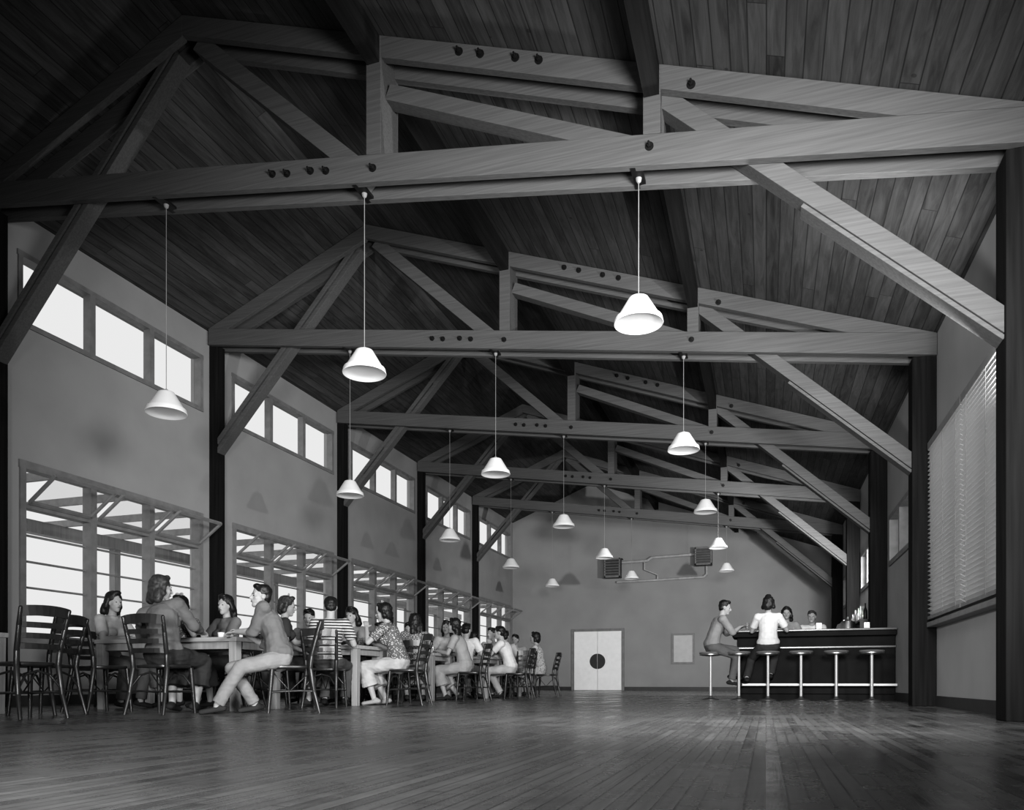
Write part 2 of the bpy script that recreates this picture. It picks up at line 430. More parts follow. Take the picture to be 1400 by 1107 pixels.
for px in (628, 657, 705, 737): x = px_x(px, TY[0]-.18); bp_.append((x, roof_z(x)-.08))
x = px_x(945, TY[0]-.18); bp_.append((x, roof_z(x)-.15))
bolt.location = (bp_[0][0], -.18, bp_[0][1])
for x, z in bp_[1:]:
    c = bolt.copy(); COL.objects.link(c); c.parent = tr0; c.location = (x, -.18, z)
tag(tr0, 'heavy double-ply timber roof truss with bolted king posts', 'roof truss', 'roof trusses')
trs = [tr0]
for y in TY[1:]: trs.append(copy_tree(tr0, (0, y, 0), 0))

# ------------------------------------------------------------------ pendant lamps
prof = [(.02, .030), (.12, .028), (.186, .016), (.206, .002), (.214, .0), (.217, .006), (.208, .048), (.205, .052), (.190, .056), (.092, .218), (.084, .230), (.07, .236), (.015, .238)]
shade_me = None
for y in TY:
    for x, rim in ((-6.24, 3.24), (-3.80, 3.37), (-1.07, 3.47)):
        e = empty('pendant_lamp', (x, y, rim))
        if shade_me is None:
            s = MB(); s.lathe(prof, n=40); so = s.obj('lamp_shade', M_SHADE, parent=e, smooth=True); shade_me = so.data
            s = MB(); s.lathe([(.018, .232), (.024, .24), (.018, .262), (.006, .27)], n=16); ca = s.obj('socket_cap', M_CORD, parent=e, smooth=True); cap_me = ca.data
        else:
            for nm, me in (('lamp_shade', shade_me), ('socket_cap', cap_me)):
                o = bpy.data.objects.new(nm, me); COL.objects.link(o); o.parent = e
        top = chord_top(x)-CD-rim
        s = MB(); s.cyl((0, 0, .265), (0, 0, top), .004, n=6); s.obj('cord', M_CORD, parent=e)
        s = MB(); s.lathe([(.01, top-.04), (.022, top-.028), (.028, top), (.015, top+.01)], n=16); s.obj('ceiling_canopy', M_CORD, parent=e, smooth=True)
        s = MB(); s.beam((0, -.15, top+.014), (0, .15, top+.014), .10, .026); s.obj('mounting_block', M_IRON, parent=e)
        tag(e, 'white opal glass pendant lamp hanging from a truss', 'pendant lamp', 'hanging hall lamps')

# ------------------------------------------------------------------ venetian blinds
for (a, b) in ((6.99, 8.88), (8.90, 10.56)):
    e = empty('venetian_blind', (XR-.09, a, 0))
    s = MB(); n = 40
    for k in range(n):
        z = 1.13+k*(3.12-1.13)/(n-1); w = .026; tz = -.0135
        s.add([(-w, 0, z-tz), (w, 0, z+tz), (w, b-a, z+tz), (-w, b-a, z-tz), (-w, 0, z-tz+.003), (w, 0, z+tz+.003), (w, b-a, z+tz+.003), (-w, b-a, z-tz+.003)],
              [(0,3,2,1),(4,5,6,7),(0,1,5,4),(1,2,6,5),(2,3,7,6),(3,0,4,7)])
    s.obj('slats', M_SLAT, parent=e)
    s = MB(); s.box((-.03, 0, 3.14), (.03, b-a, 3.22)); s.obj('headrail', M_FRAME, parent=e)
    s = MB(); s.box((-.028, 0, 1.06), (.028, b-a, 1.10)); s.obj('bottom_rail', M_FRAME, parent=e)
    s = MB()
    for f in (.12, .5, .88): s.box((-.030, (b-a)*f-.004, 1.08), (-.0285, (b-a)*f+.004, 3.16))
    s.obj('ladder_tape', M_CORD, parent=e)
    tag(e, 'light venetian blind with narrow slats over the wide window', 'window blind', 'window blinds')

# ------------------------------------------------------------------ unit heaters on far wall
M_PIPE = plain('pipe_paint', .42, .5)
def heater(cx, cz, w, h):
    e = empty('unit_heater', (cx, YF-.55, cz))
    s = MB(); s.box((-w/2, 0, -h/2), (w/2, .35, h/2)); s.obj('housing', M_DARK, parent=e, bevel=.01)
    s = MB()
    s.box((-w/2, -.02, -h/2), (-w/2+.04, 0, h/2)); s.box((w/2-.04, -.02, -h/2), (w/2, 0, h/2))
    s.box((-w/2, -.02, -h/2), (w/2, 0, -h/2+.04)); s.box((-w/2, -.02, h/2-.04), (w/2, 0, h/2))
    for k in range(7):
        z = -h/2+.05+k*(h-.1)/6; s.beam((-w/2+.02, -.03, z), (w/2-.02, -.03, z), .05, .014, up=(0, .6, 1))
    s.obj('louvre_grille', M_FRAME, parent=e)
    s = MB(); s.cyl((0, .35, 0), (0, .5, 0), .12); s.beam((-w/2, .3, h/2+.02), (-w/2, .55, h/2+.02), .03, .03); s.beam((w/2, .3, h/2+.02), (w/2, .55, h/2+.02), .03, .03)
    s.obj('wall_bracket', M_IRON, parent=e)
    tag(e, 'dark louvred unit heater mounted high on the end wall', 'heater', 'wall heaters')
heater(-5.05, 4.25, .55, .66); heater(-1.98, 4.5, .55, .58)
s = MB(); y = YF-.12
s.tube([(-4.78, y, 4.48), (-3.9, y, 4.50), (-3.75, y, 4.60), (-2.27, y, 4.64)], .05)
s.tube([(-4.95, y, 3.80), (-3.55, y, 3.82), (-2.0, y, 3.86), (-1.9, y, 3.95), (-1.9, y, 4.2)], .04)
s.tube([(-4.0, y, 4.50), (-4.0, y, 4.2), (-3.55, y, 4.0), (-3.55, y, 3.82)], .025); s.tube([(-4.3, y, 4.5), (-4.3, YF-.026, 4.5)], .025); s.tube([(-2.8, y, 4.63), (-2.8, YF-.026, 4.63)], .025); s.tube([(-4.3, y, 3.82), (-4.3, YF-.026, 3.82)], .025)
o = s.obj('heating_pipes', M_PIPE, smooth=True); tag(o, 'painted heating pipes linking the two wall heaters', 'pipe')

# ------------------------------------------------------------------ furniture templates
def make_chair():
    e = empty('dining_chair', (0, 0, 0))
    s = MB(); pts = []
    n = 28
    for i in range(n):
        t = 2*math.pi*i/n; c, q = math.cos(t), math.sin(t)
        x = .205*abs(c)**.6*(1 if c > 0 else -1); yy = .205*abs(q)**.6*(1 if q > 0 else -1)
        x *= 1+.06*(yy/.2); pts.append((x, yy))
    vs = [(x*.96, y*.96, .43) for x, y in pts]+[(x, y, .44) for x, y in pts]+[(x, y, .455) for x, y in pts]+[(x*.93, y*.93, .463) for x, y in pts]+[(x*.6, y*.6, .452) for x, y in pts]
    fs = [tuple(range(n-1, -1, -1)), tuple(range(4*n, 5*n))]
    for k in range(4):
        for i in range(n): j = (i+1) % n; fs.append((k*n+i, k*n+j, (k+1)*n+j, (k+1)*n+i))
    s.add(vs, fs); s.obj('seat', M_CHAIR, parent=e, smooth=True)
    for sx in (-1, 1):
        s = MB(); s.cap((sx*.175, .165, .435), (sx*.195, .20, .0), .023, .015, r0=False, r1=False); s.obj('leg', M_CHAIR, parent=e, smooth=True)
        s = MB(); P = [(.20, -.275, .0), (.185, -.225, .2), (.175, -.19, .43), (.18, -.20, .55), (.195, -.25, .75), (.205, -.285, .885)]
        R = [.015, .020, .023, .022, .02, .015]
        for k in range(5): s.cap((sx*P[k][0], P[k][1], P[k][2]), (sx*P[k+1][0], P[k+1][1], P[k+1][2]), R[k], R[k+1], r0=k > 0)
        s.obj('leg', M_CHAIR, parent=e, smooth=True)
    for z, h, yb, xw in ((.86, .085, -.275, .2), (.755, .045, -.25, .195), (.67, .045, -.23, .187), (.585, .045, -.21, .182)):
        K = 8; s = MB()
        for k in range(K):
            a = -1+2*k/K; b = -1+2*(k+1)/K
            pa = V((xw*a, yb-.045*(1-a*a), z+(.012*(1-a*a) if z > .8 else 0))); pb = V((xw*b, yb-.045*(1-b*b), z+(.012*(1-b*b) if z > .8 else 0)))
            d = pb-pa; s.beam(pa-d*.02, pb+d*.02, .016, h)
        s.obj('top_rail' if z > .8 else 'back_slat', M_CHAIR, parent=e)
    s = MB()
    for sx in (-1, 1): s.tube([(sx*.185, .185, .2), (sx*.183, .05, .21), (sx*.185, -.1, .215), (sx*.185, -.22, .21)], .010)
    s.tube([(-.185, .18, .25), (-.1, .16, .36), (0, .155, .39), (.1, .16, .36), (.185, .18, .25)], .010)
    s.tube([(-.184, -.22, .24), (-.1, -.19, .36), (0, -.185, .39), (.1, -.19, .36), (.184, -.22, .24)], .010)
    s.tube([(-.184, 0, .21), (.184, 0, .21)], .010); s.tube([(0, 0, .21), (0, .155, .39)], .006); s.tube([(0, 0, .21), (0, -.185, .39)], .006)
    s.tube([(-.185, .18, .25), (-.185, .18, .2)], .01); s.tube([(.185, .18, .25), (.185, .18, .2)], .01); s.tube([(-.185, -.22, .24), (-.185, -.22, .2)], .01); s.tube([(.185, -.22, .24), (.185, -.22, .2)], .01)
    s.obj('stretcher', M_CHAIR, parent=e, smooth=True)
    return e
chair0 = make_chair(); first = [True]
def chair(x, y, yaw, label='dark varnished wooden slat-back dining chair'):
    rz = math.radians(yaw)
    if first[0]:
        first[0] = False; c = chair0; c.location = (x, y, 0); c.rotation_euler = (0, 0, rz)
    else: c = copy_tree(chair0, (x, y, 0), rz)
    tag(c, label, 'chair', 'dining chairs'); return c

def table(x0, x1, y0, y1, lab='long light-edged wooden dining table with square legs'):
    e = empty('dining_table', ((x0+x1)/2, (y0+y1)/2, 0)); w = x1-x0; d = y1-y0; H = .76
    s = MB(); s.box((-w/2, -d/2, H-.045), (w/2, d/2, H)); s.obj('table_top', M_TABLE, parent=e, bevel=.006)
    for sx in (-1, 1):
        for sy in (-1, 1):
            s = MB(); cx = sx*(w/2-.06); cy = sy*(d/2-.06)
            h0, h1 = .045, .038
            s.add([(cx-h1, cy-h1, 0), (cx+h1, cy-h1, 0), (cx+h1, cy+h1, 0), (cx-h1, cy+h1, 0), (cx-h0, cy-h0, H-.045), (cx+h0, cy-h0, H-.045), (cx+h0, cy+h0, H-.045), (cx-h0, cy+h0, H-.045)],
                  [(0,3,2,1),(4,5,6,7),(0,1,5,4),(1,2,6,5),(2,3,7,6),(3,0,4,7)])
            s.obj('leg', M_TLEG, parent=e, bevel=.004)
    s = MB()
    s.box((-w/2+.05, -d/2+.05, H-.12), (w/2-.05, -d/2+.075, H-.046)); s.box((-w/2+.05, d/2-.075, H-.12), (w/2-.05, d/2-.05, H-.046))
    s.box((-w/2+.05, -d/2+.05, H-.12), (-w/2+.075, d/2-.05, H-.046)); s.box((w/2-.075, -d/2+.05, H-.12), (w/2-.05, d/2-.05, H-.046))
    s.obj('apron', M_TLEG, parent=e)
    tag(e, lab, 'table', 'dining tables')
TB = [(-8.5, -6.75, 4.6, 5.4), (-6.95, -5.10, 6.55, 7.35), (-6.6, -4.82, 8.5, 9.3), (-6.6, -4.95, 11.1, 11.9), (-6.4, -4.75, 13.05, 13.8), (-6.2, -4.8, 15.2, 15.95)]
for t_ in TB: table(*t_)

# ------------------------------------------------------------------ people
def remeshed(name, mb, mat, vox, parent, amp=0, freq=10, it=3, amp2=0):
    me = bpy.data.meshes.new(name+'_raw'); me.from_pydata(mb.v, [], mb.f); me.update()
    ob = bpy.data.objects.new(name+'_raw', me); COL.objects.link(ob)
    r = ob.modifiers.new('r', 'REMESH'); r.mode = 'VOXEL'; r.voxel_size = vox
    sm = ob.modifiers.new('s', 'SMOOTH'); sm.iterations = it; sm.factor = .5
    dg = bpy.context.evaluated_depsgraph_get(); out = bpy.data.meshes.new_from_object(ob.evaluated_get(dg))
    bpy.data.objects.remove(ob); bpy.data.meshes.remove(me)
    out.name = name
    if amp:
        nn = [v.normal.copy() for v in out.vertices]
        for v, n_ in zip(out.vertices, nn):
            k = amp*noise.noise(v.co*freq)
            if amp2:
                q = V((v.co.x*1.0+v.co.z*.7, v.co.y*1.0, v.co.z*2.2))
                k += amp2*(1-abs(noise.noise(q*8+V((3, 7, 1))))*3)*.6
            v.co += n_*k
    out.materials.clear(); out.materials.append(mat)
    for p in out.polygons: p.use_smooth = True
    o = bpy.data.objects.new(name, out); COL.objects.link(o)
    if parent: o.parent = parent
    return o

def ik(a, t, l1, l2, pole):
    a = V(a); t = V(t); d = t-a; D = d.length
    mx_ = (l1+l2)*.995
    if D > mx_: t = a+d*mx_/D; d = t-a; D = mx_
    x = (l1*l1-l2*l2+D*D)/(2*D); h = math.sqrt(max(l1*l1-x*x, 0)); dn = d/D
    p = V(pole); p = p-dn*p.dot(dn); p.normalize()
    return a+dn*x+p*h, t

def person(x, y, yaw, label, seat=.45, lean=.18, side=0, twist=0, head=(0, 0), hands=None, feet=None, sex='m',
           hair='short', hairmat=None, top=.3, sleeves='short', bottom=.15, legwear='trousers', shoes=.03, vox=.011, sc=1.0, knees=None):
    fem = sex == 'f'; hz = (seat+.095) if seat else .90
    hairmat = hairmat or M_HAIRD
    X, Y, Z = V((1, 0, 0)), V((0, 1, 0)), V((0, 0, 1))
    H = V((0, 0, hz))
    up = V((math.sin(side), math.sin(lean)*math.cos(side), math.cos(lean)*math.cos(side))).normalized()
    up0 = V((up.x*.4, up.y*.5, 1)).normalized()
    T = H+up0*.22; N_ = T+up*.29
    rt = V((math.cos(twist), math.sin(twist), 0)); rt = (rt-up*rt.dot(up)).normalized(); fw = up.cross(rt).normalized()
    sw = .165 if fem else .185
    S = {-1: N_-up*.035-rt*sw, 1: N_-up*.035+rt*sw}
    if hands is None: hands = {-1: (-.14, .42, .80), 1: (.14, .42, .80)}
    if feet is None: feet = {-1: (-.13, .36, .085), 1: (.13, .33, .085)} if seat else {-1: (-.1, .0, .085), 1: (.1, .03, .085)}
    A = {}; G = {}
    for s in (-1, 1):
        el, wr = ik(S[s], hands[s], .28, .25, (s*.6, -.25, -.9)); A[s] = (S[s], el, wr)
        hp = H+X*s*.09-Z*.01
        kn, an = ik(hp, feet[s], .42, .42, (knees[s] if knees else (s*.15, 1, .5))); G[s] = (hp, kn, an)
    hy, hpch = math.radians(head[0]), math.radians(head[1])
    base = twist+hy
    F = V((-math.sin(base)*math.cos(hpch), math.cos(base)*math.cos(hpch), math.sin(hpch))).normalized()
    R = F.cross(Z).normalized(); U = R.cross(F).normalized()
    HC = N_+up*.075+Z*.105+F*.025
    def hp_(a, b, c): return HC+(R*a+F*b+U*c)*.95
    FR = (R, F, U)
    b = MB()
    bw = .155 if fem else .15
    b.ell(H+Z*.02, (bw+.015, .12, .13)); b.cap(H, T, bw*.9 if not fem else .13, .125, w=rt, sx=1.05, sy=.8)
    b.cap(T, N_-up*.13, .125, .15 if not fem else .13, w=rt, sx=1.0, sy=.75)
    b.cap(S[-1]-up*.01, S[1]-up*.01, .056, .056); b.cap(N_-up*.1, N_, .12, .06, w=rt, sx=1.1, sy=.7)
    if fem:
        for s in (-1, 1): b.ell(N_-up*.17+rt*s*.065+fw*.085, (.055, .05, .055))
    b.cap(N_-up*.02, HC-U*.05-F*.02, .055 if not fem else .048, .05 if not fem else .044)
    b.ell(hp_(0, -.012, .03), (.074, .090, .084), FR); b.ell(hp_(0, .022, -.03), (.060, .066, .088), FR)
    b.ell(hp_(0, .060, -.098), (.030 if fem else .036, .028, .024), FR)
    b.cap(hp_(0, .084, .012), hp_(0, .106, -.026), .009, .015, w=R); b.ell(hp_(0, .086, -.06), (.024, .010, .011), FR)
    b.cap(hp_(-.035, .074, .022), hp_(.035, .074, .022), .012, .012)
    for s in (-1, 1): b.ell(hp_(s*.074, -.01, -.008), (.011, .022, .032), FR); b.ell(hp_(s*.038, .055, -.025), (.022, .024, .022), FR)
    fr = .009 if vox < .01 else .0105
    for s in (-1, 1):
        a0, a1, a2 = A[s]
        k = .88 if fem else .97
        b.cap(a0, a1, .052*k, .040*k); b.cap(a1, a1.lerp(a2, .35), .040*k, .041*k); b.cap(a1.lerp(a2, .35), a2, .041*k, .027*k)
        d = (a2-a1).normalized(); d = (d+V((0, 0, -.15))).normalized()
        if d.z < -.6 and seat: d = V((0, .9, -.4)).normalized()
        sidev = d.cross(Z); sidev = sidev.normalized() if sidev.length > .1 else X.copy()
        nrm = sidev.cross(d).normalized()
        b.cap(a2, a2+d*.08, .026, .034, w=sidev, sx=1.15, sy=.5)
        for q, (ln, o) in enumerate(((.066, -.031), (.075, -.010), (.07, .011), (.055, .031))):
            p0 = a2+d*.085+sidev*o; d1 = (d-nrm*.25+sidev*o*2).normalized(); p1 = p0+d1*ln*.55
            d2 = (d-nrm*.9).normalized(); b.cap(a2+d*.04+sidev*o*.8, p0, fr, fr); b.cap(p0, p1, fr, fr*.95); b.cap(p1, p1+d2*ln*.5, fr*.95, fr*.8)
        tp = a2+d*.025-sidev*s*.028; td = (d*.6-sidev*s*.7-nrm*.2).normalized()
        b.cap(tp, tp+td*.04, .012, .0105); b.cap(tp+td*.04, tp+td*.04+(d*.9-sidev*s*.2-nrm*.3).normalized()*.03, .0105, .009)
        h0, h1, h2 = G[s]
        b.cap(h0, h1, .080*(.95 if fem else 1), .052); b.cap(h1, h1.lerp(h2, .35), .050, .051); b.cap(h1.lerp(h2, .35), h2, .051, .033)
        fd = V((h1.x-h0.x, h1.y-h0.y, 0)); fd = (fd.normalized()*.5+Y*.5) if seat and fd.length > .05 else Y.copy()
        fd = (fd.normalized()+V((0, 0, -.18))).normalized()
        b.cap(h2-fd*.05-Z*.038, h2+fd*.13-Z*.032, .030, .026, w=X, sx=1.1, sy=.8); b.cap(h2, h2-fd*.03-Z*.03, .032, .032)
        G[s] = (h0, h1, h2, fd)
    body = remeshed('person', b, M_SKIN, vox, None)
    tag(body, label, 'person')
    body.location = (x, y, 0); body.rotation_euler = (0, 0, math.radians(yaw)); body.scale = (sc,)*3
    near = vox < .01
    a2_ = .0055 if near else .003
    c = MB(); e_ = .016
    c.ell(H+Z*.05, (bw+.012+e_, .122+e_, .12)); c.cap(H+Z*.05, T, .150 if fem else .158, .138, w=rt, sx=1.05, sy=.80)
    c.cap(T, N_-up*.13, .137, .150+(0 if fem else .012), w=rt, sx=1.03, sy=.78); c.cap(S[-1]-up*.01, S[1]-up*.01, .068, .068)
    c.cap(N_-up*.1, N_-up*.03, .131, .078, w=rt, sx=1.1, sy=.76)
    c.cap(N_-up*.05, N_+up*.022+fw*.004, .08, .066, r1=False)
    if fem:
        for s in (-1, 1): c.ell(N_-up*.17+rt*s*.065+fw*.09, (.066, .064, .066))
    for s in (-1, 1):
        a0, a1, a2 = A[s]; k = .92 if fem else .97
        if sleeves == 'short': c.cap(a0, a0.lerp(a1, .72), .070*k, .067*k, r1=False)
        elif sleeves == 'rolled': c.cap(a0, a1, .070*k, .056*k); c.cap(a1, a1.lerp(a2, .2), .056*k, .057*k, r1=False)
        else: c.cap(a0, a1, .070*k, .058*k); c.cap(a1, a1.lerp(a2, .93), .056*k, .042*k, r1=False)
    remeshed('shirt', c, cloth(top), vox, body, .006, 9, amp2=a2_)
    c = MB()
    if legwear == 'trousers':
        c.ell(H+Z*.015, (bw+.026, .13, .125)); c.cap(H, H+up0*.13, .142, .136, w=rt, sx=1.05, sy=.82, r1=False)
        for s in (-1, 1):
            h0, h1, h2, fd = G[s]; c.cap(h0, h1, .095, .068); c.cap(h1, h2.lerp(h1, .05), .067, .062, r1=False)
        remeshed('trousers', c, cloth(bottom), vox, body, .006, 9, amp2=a2_)
    else:
        c.ell(H+Z*.015, (bw+.035, .14, .135)); c.cap(H, H+up0*.14, .145, .13, w=rt, sx=1.05, sy=.82, r1=False)
        km = (G[-1][1]+G[1][1])/2; am = (G[-1][2]+G[1][2])/2
        for s in (-1, 1):
            h0, h1, h2, fd = G[s]; c.cap(h0, h1, .105, .08); c.cap(h1, h1.lerp(h2, .6), .085, .11, r1=False)
        c.cap(H, km, .12, .08, w=X, sx=1.2, sy=.7); c.cap(km, km.lerp(am, .6), .09, .12, w=X, sx=1.3, sy=.7, r1=False)
        remeshed('skirt', c, cloth(bottom), vox, body, .009, 9, amp2=a2_*1.6)
    for s in (-1, 1):
        h0, h1, h2, fd = G[s]; c = MB()
        c.cap(h2-fd*.055-Z*.040, h2+fd*.145-Z*.036, .037, .030, w=X, sx=1.1, sy=.85); c.cap(h2-Z*.015, h2-fd*.03-Z*.03, .040, .042, r0=False)
        remeshed('shoe', c, cloth(shoes), .009, body)
    c = MB()
    if hair == 'short':
        c.ell(hp_(0, -.026, .052), (.084, .094, .080), FR); c.ell(hp_(0, -.055, .0), (.076, .055, .075), FR); c.ell(hp_(.008, .038, .106), (.056, .042, .026), FR)
    else:
        c.ell(hp_(0, -.028, .048), (.090, .098, .088), FR); c.ell(hp_(0, -.065, -.02), (.088, .062, .10), FR)
        c.ell(hp_(0, .040, .112), (.056, .036, .028), FR)
        for s in (-1, 1): c.cap(hp_(s*.072, -.01, .06), hp_(s*.086, -.028, -.06), .022, .034)
        if hair == 'long':
            for s in (-1, -.4, .4, 1): c.cap(hp_(s*.07, -.065, -.06), hp_(s*.08, -.085, -.20), .042, .034)
        if hair == 'bob':
            for s in (-1, -.35, .35, 1): c.cap(hp_(s*.075, -.06, -.05), hp_(s*.085, -.065, -.125), .042, .042)
        if hair == 'up': c.ell(hp_(0, -.04, .13), (.05, .05, .035), FR)
    remeshed('hair', c, hairmat, .009, body, .007, 24, it=2, amp2=.003)
    if hair == 'bow':
        c = MB()
        for s in (-1, 1): c.ell(hp_(s*.034, -.01, .148), (.032, .010, .018), FR)
        c.ell(hp_(0, -.01, .146), (.010, .012, .011), FR); c.obj('hair_bow', cloth(.35), parent=body, smooth=True)
    for s in (-1, 1):
        c = MB(); c.ell(hp_(s*.030, .0815, -.001), (.012, .007, .0055), FR, 8, 6); c.obj('eye', M_EYE, parent=body, smooth=True)
        if vox < .01:
            c = MB(); c.cap(hp_(s*.016, .0865, .020), hp_(s*.046, .078, .021), .0035, .0025); c.obj('eyebrow', hairmat, parent=body, smooth=True)
    c = MB(); c.ell(hp_(0, .094, -.06), (.019, .006, .006), FR, 10, 6); c.obj('mouth', M_LIP, parent=body, smooth=True)
    return body

TZ = .785
# table A
person(-5.46, 5.96, 12, 'woman in grey jacket, back turned, leaning over the table', lean=.38, sex='f', hair='bob', hairmat=M_HAIRM, top=.14, sleeves='long', bottom=.04, legwear='skirt', vox=.008,
       hands={-1: (-.34, .50, TZ+.02), 1: (.06, .56, TZ+.02)}, head=(-34, -6), side=-.34, sc=1.03)
chair(-5.36, 5.84, 6, 'dark wooden slat-back chair with the woman in jacket on it')
person(-7.28, 7.05, -90, 'person with dark hair in light shirt at the table end', sex='f', hair='bob', top=.4, bottom=.1, vox=.011, head=(-10, -5)); chair(-7.40, 7.05, -90)
person(-6.72, 7.72, 188, 'woman in dotted blouse resting her chin on one hand', sex='f', hair='bow', top='dots', bottom=.1, legwear='skirt', vox=.009, lean=.3,
       hands={-1: (-.14, .30, 1.06), 1: (.12, .34, TZ+.03)}, head=(-10, -3), hairmat=M_HAIRD); chair(-6.72, 7.86, 183)
person(-6.20, 7.84, 165, 'woman with dark hair listening at the table', sex='f', hair='long', top=.15, bottom=.1, legwear='skirt', vox=.011, lean=.1, head=(15, -5)); chair(-6.19, 7.97, 168)
person(-4.52, 6.44, 148, 'young man in grey shirt seated sideways at table corner', lean=.16, side=.55, twist=-.40, hair='short', top=.14, bottom=.24, vox=.008, shoes=.04, sc=.98,
       hands={-1: (.40, .28, TZ+.03), 1: (.62, .10, TZ+.03)}, feet={-1: (.02, .60, .085), 1: (.20, .16, .085)}, head=(18, 2), hairmat=M_HAIRD, sleeves='rolled')
chair(-4.46, 6.54, 125)
chair(-5.80, 4.76, 84, 'dark wooden slat-back chair standing empty in the aisle')
chair(-6.34, 5.42, 100, 'dark wooden slat-back chair standing empty beside a table')
chair(-6.32, 6.04, -10, 'empty dark wooden chair pulled up to the table')
chair(-7.0, 4.3, 20)
# table B
person(-5.64, 8.06, -52, 'girl in dark dress with ribbon in her hair', sex='f', hair='bow', hairmat=M_HAIRM, top=.05, bottom=.05, legwear='skirt', vox=.009, lean=.14,
       hands={-1: (-.1, .42, TZ+.03), 1: (.12, .25, .68)}, head=(-5, -10)); chair(-5.72, 8.00, -50)
person(-6.22, 9.66, 190, 'man in dark shirt facing across the table', hair='short', top=.2, bottom=.1, lean=.2, head=(10, -12)); chair(-6.22, 9.80, 185)
person(-4.98, 8.08, 18, 'young man in striped shirt seated with his back turned', hair='short', top='stripes', bottom=.08, vox=.009, lean=.3, head=(15, -12)); chair(-4.93, 7.95, 16)
person(-5.52, 9.68, 170, 'woman in grey blouse facing across the table', sex='f', hair='bob', top=.3, bottom=.1, legwear='skirt', lean=.15, head=(10, -5)); chair(-5.5, 9.82, 172)
person(-4.50, 9.0, 98, 'woman in dotted blouse and light skirt leaning on table', sex='f', hair='bow', top='dots', bottom=.38, legwear='skirt', vox=.009, lean=.40,
       hands={-1: (-.10, .40, 1.0), 1: (.14, .42, TZ+.03)}, feet={-1: (-.1, .30, .085), 1: (.1, .22, .085)}, head=(5, -8), shoes=.3); chair(-4.38, 8.99, 96)
# table C
person(-5.66, 10.68, 0, 'woman with dark hair seated with her back turned', sex='f', hair='bob', top=.15, bottom=.1, legwear='skirt', lean=.32, side=.1, head=(-20, -8)); chair(-5.66, 10.56, 0)
person(-6.25, 10.68, -5, 'man in pale shirt seated with his back turned', top=.4, bottom=.1, lean=.25, side=-.1); chair(-6.25, 10.56, -5)
person(-5.80, 12.24, 180, 'man in dark jacket facing across the table', top=.07, bottom=.07, sleeves='long', lean=.3, side=.12, head=(15, -12)); chair(-5.80, 12.38, 180)
person(-5.22, 12.24, 186, 'woman in light blouse facing across the table', sex='f', hair='long', top=.4, bottom=.07, legwear='skirt', lean=.2, side=-.1); chair(-5.22, 12.38, 184)
person(-6.38, 12.2, 175, 'man in light shirt facing across the table', top=.35, bottom=.07, lean=.25, head=(-20, -10)); chair(-6.38, 12.34, 178)
person(-5.06, 10.66, 25, 'woman with long dark hair in checked blouse', sex='f', hair='long', top='check', bottom=.3, legwear='skirt', lean=.2, head=(25, -5)); chair(-5.01, 10.54, 22)
person(-4.62, 11.6, 96, 'woman with long dark hair in plain dress', sex='f', hair='long', top=.3, bottom=.3, legwear='skirt', lean=.35, feet={-1: (-.1, .30, .085), 1: (.1, .15, .085)}); chair(-4.50, 11.6, 94)
chair(-4.95, 9.72, 10, 'dark wooden chair with a pale coat over its back')
s = MB(); 
s.cap((-.16, -.285, .86), (.16, -.285, .86), .04, .04); s.cap((-.08, -.31, .85), (-.09, -.31, .50), .10, .13, sx=1, sy=.28, r1=False); s.cap((.08, -.31, .85), (.10, -.31, .42), .10, .12, sx=1, sy=.28, r1=False)
s.cap((0, -.22, .84), (0, -.19, .6), .14, .15, sx=1, sy=.15, r1=False)
o = remeshed('coat', s, cloth(.55), .01, None, .025, 9, amp2=.01); o.location = (-4.95, 9.72, 0); o.rotation_euler = (0, 0, math.radians(10)); tag(o, 'pale coat draped over the back of a chair', 'coat')
# table D
person(-5.62, 14.12, 180, 'man in grey shirt facing across the table', top=.25, bottom=.1, lean=.28, side=.1); chair(-5.62, 14.26, 180)
person(-5.05, 12.68, -5, 'man in white shirt seated with his back turned', top=.6, bottom=.15, lean=.25, side=-.08); chair(-5.05, 12.55, -5)
person(-5.02, 14.14, 175, 'young man in light shirt facing across the table', top=.45, bottom=.1, head=(-15, 0)); chair(-5.02, 14.28, 175)
person(-4.44, 13.4, 98, 'man in white shirt leaning on the table end', top=.6, bottom=.4, lean=.40, hands={-1: (-.1, .38, 1.0), 1: (.12, .42, TZ+.03)}, feet={-1: (-.14, .42, .085), 1: (.12, .2, .085)}); chair(-4.30, 13.4, 94)
# table E
person(-5.25, 16.28, 180, 'person in light shirt facing across the table', top=.4, bottom=.1); chair(-5.25, 16.42, 180)
person(-4.50, 15.58, 94, 'woman in floral dress seated at the table end', sex='f', hair='bow', top='floral', bottom='floral', legwear='skirt', lean=.2); chair(-4.38, 15.58, 92)
person(-5.75, 14.86, 0, 'woman with bobbed hair seated with her back turned', sex='f', hair='bob', top=.25, bottom=.2, legwear='skirt'); chair(-5.75, 14.73, 0)
person(-5.08, 14.86, -3, 'man in white shirt seated at the far table', top=.5, bottom=.2, lean=.2); chair(-5.08, 14.73, -3)
chair(-4.60, 14.6, 40)

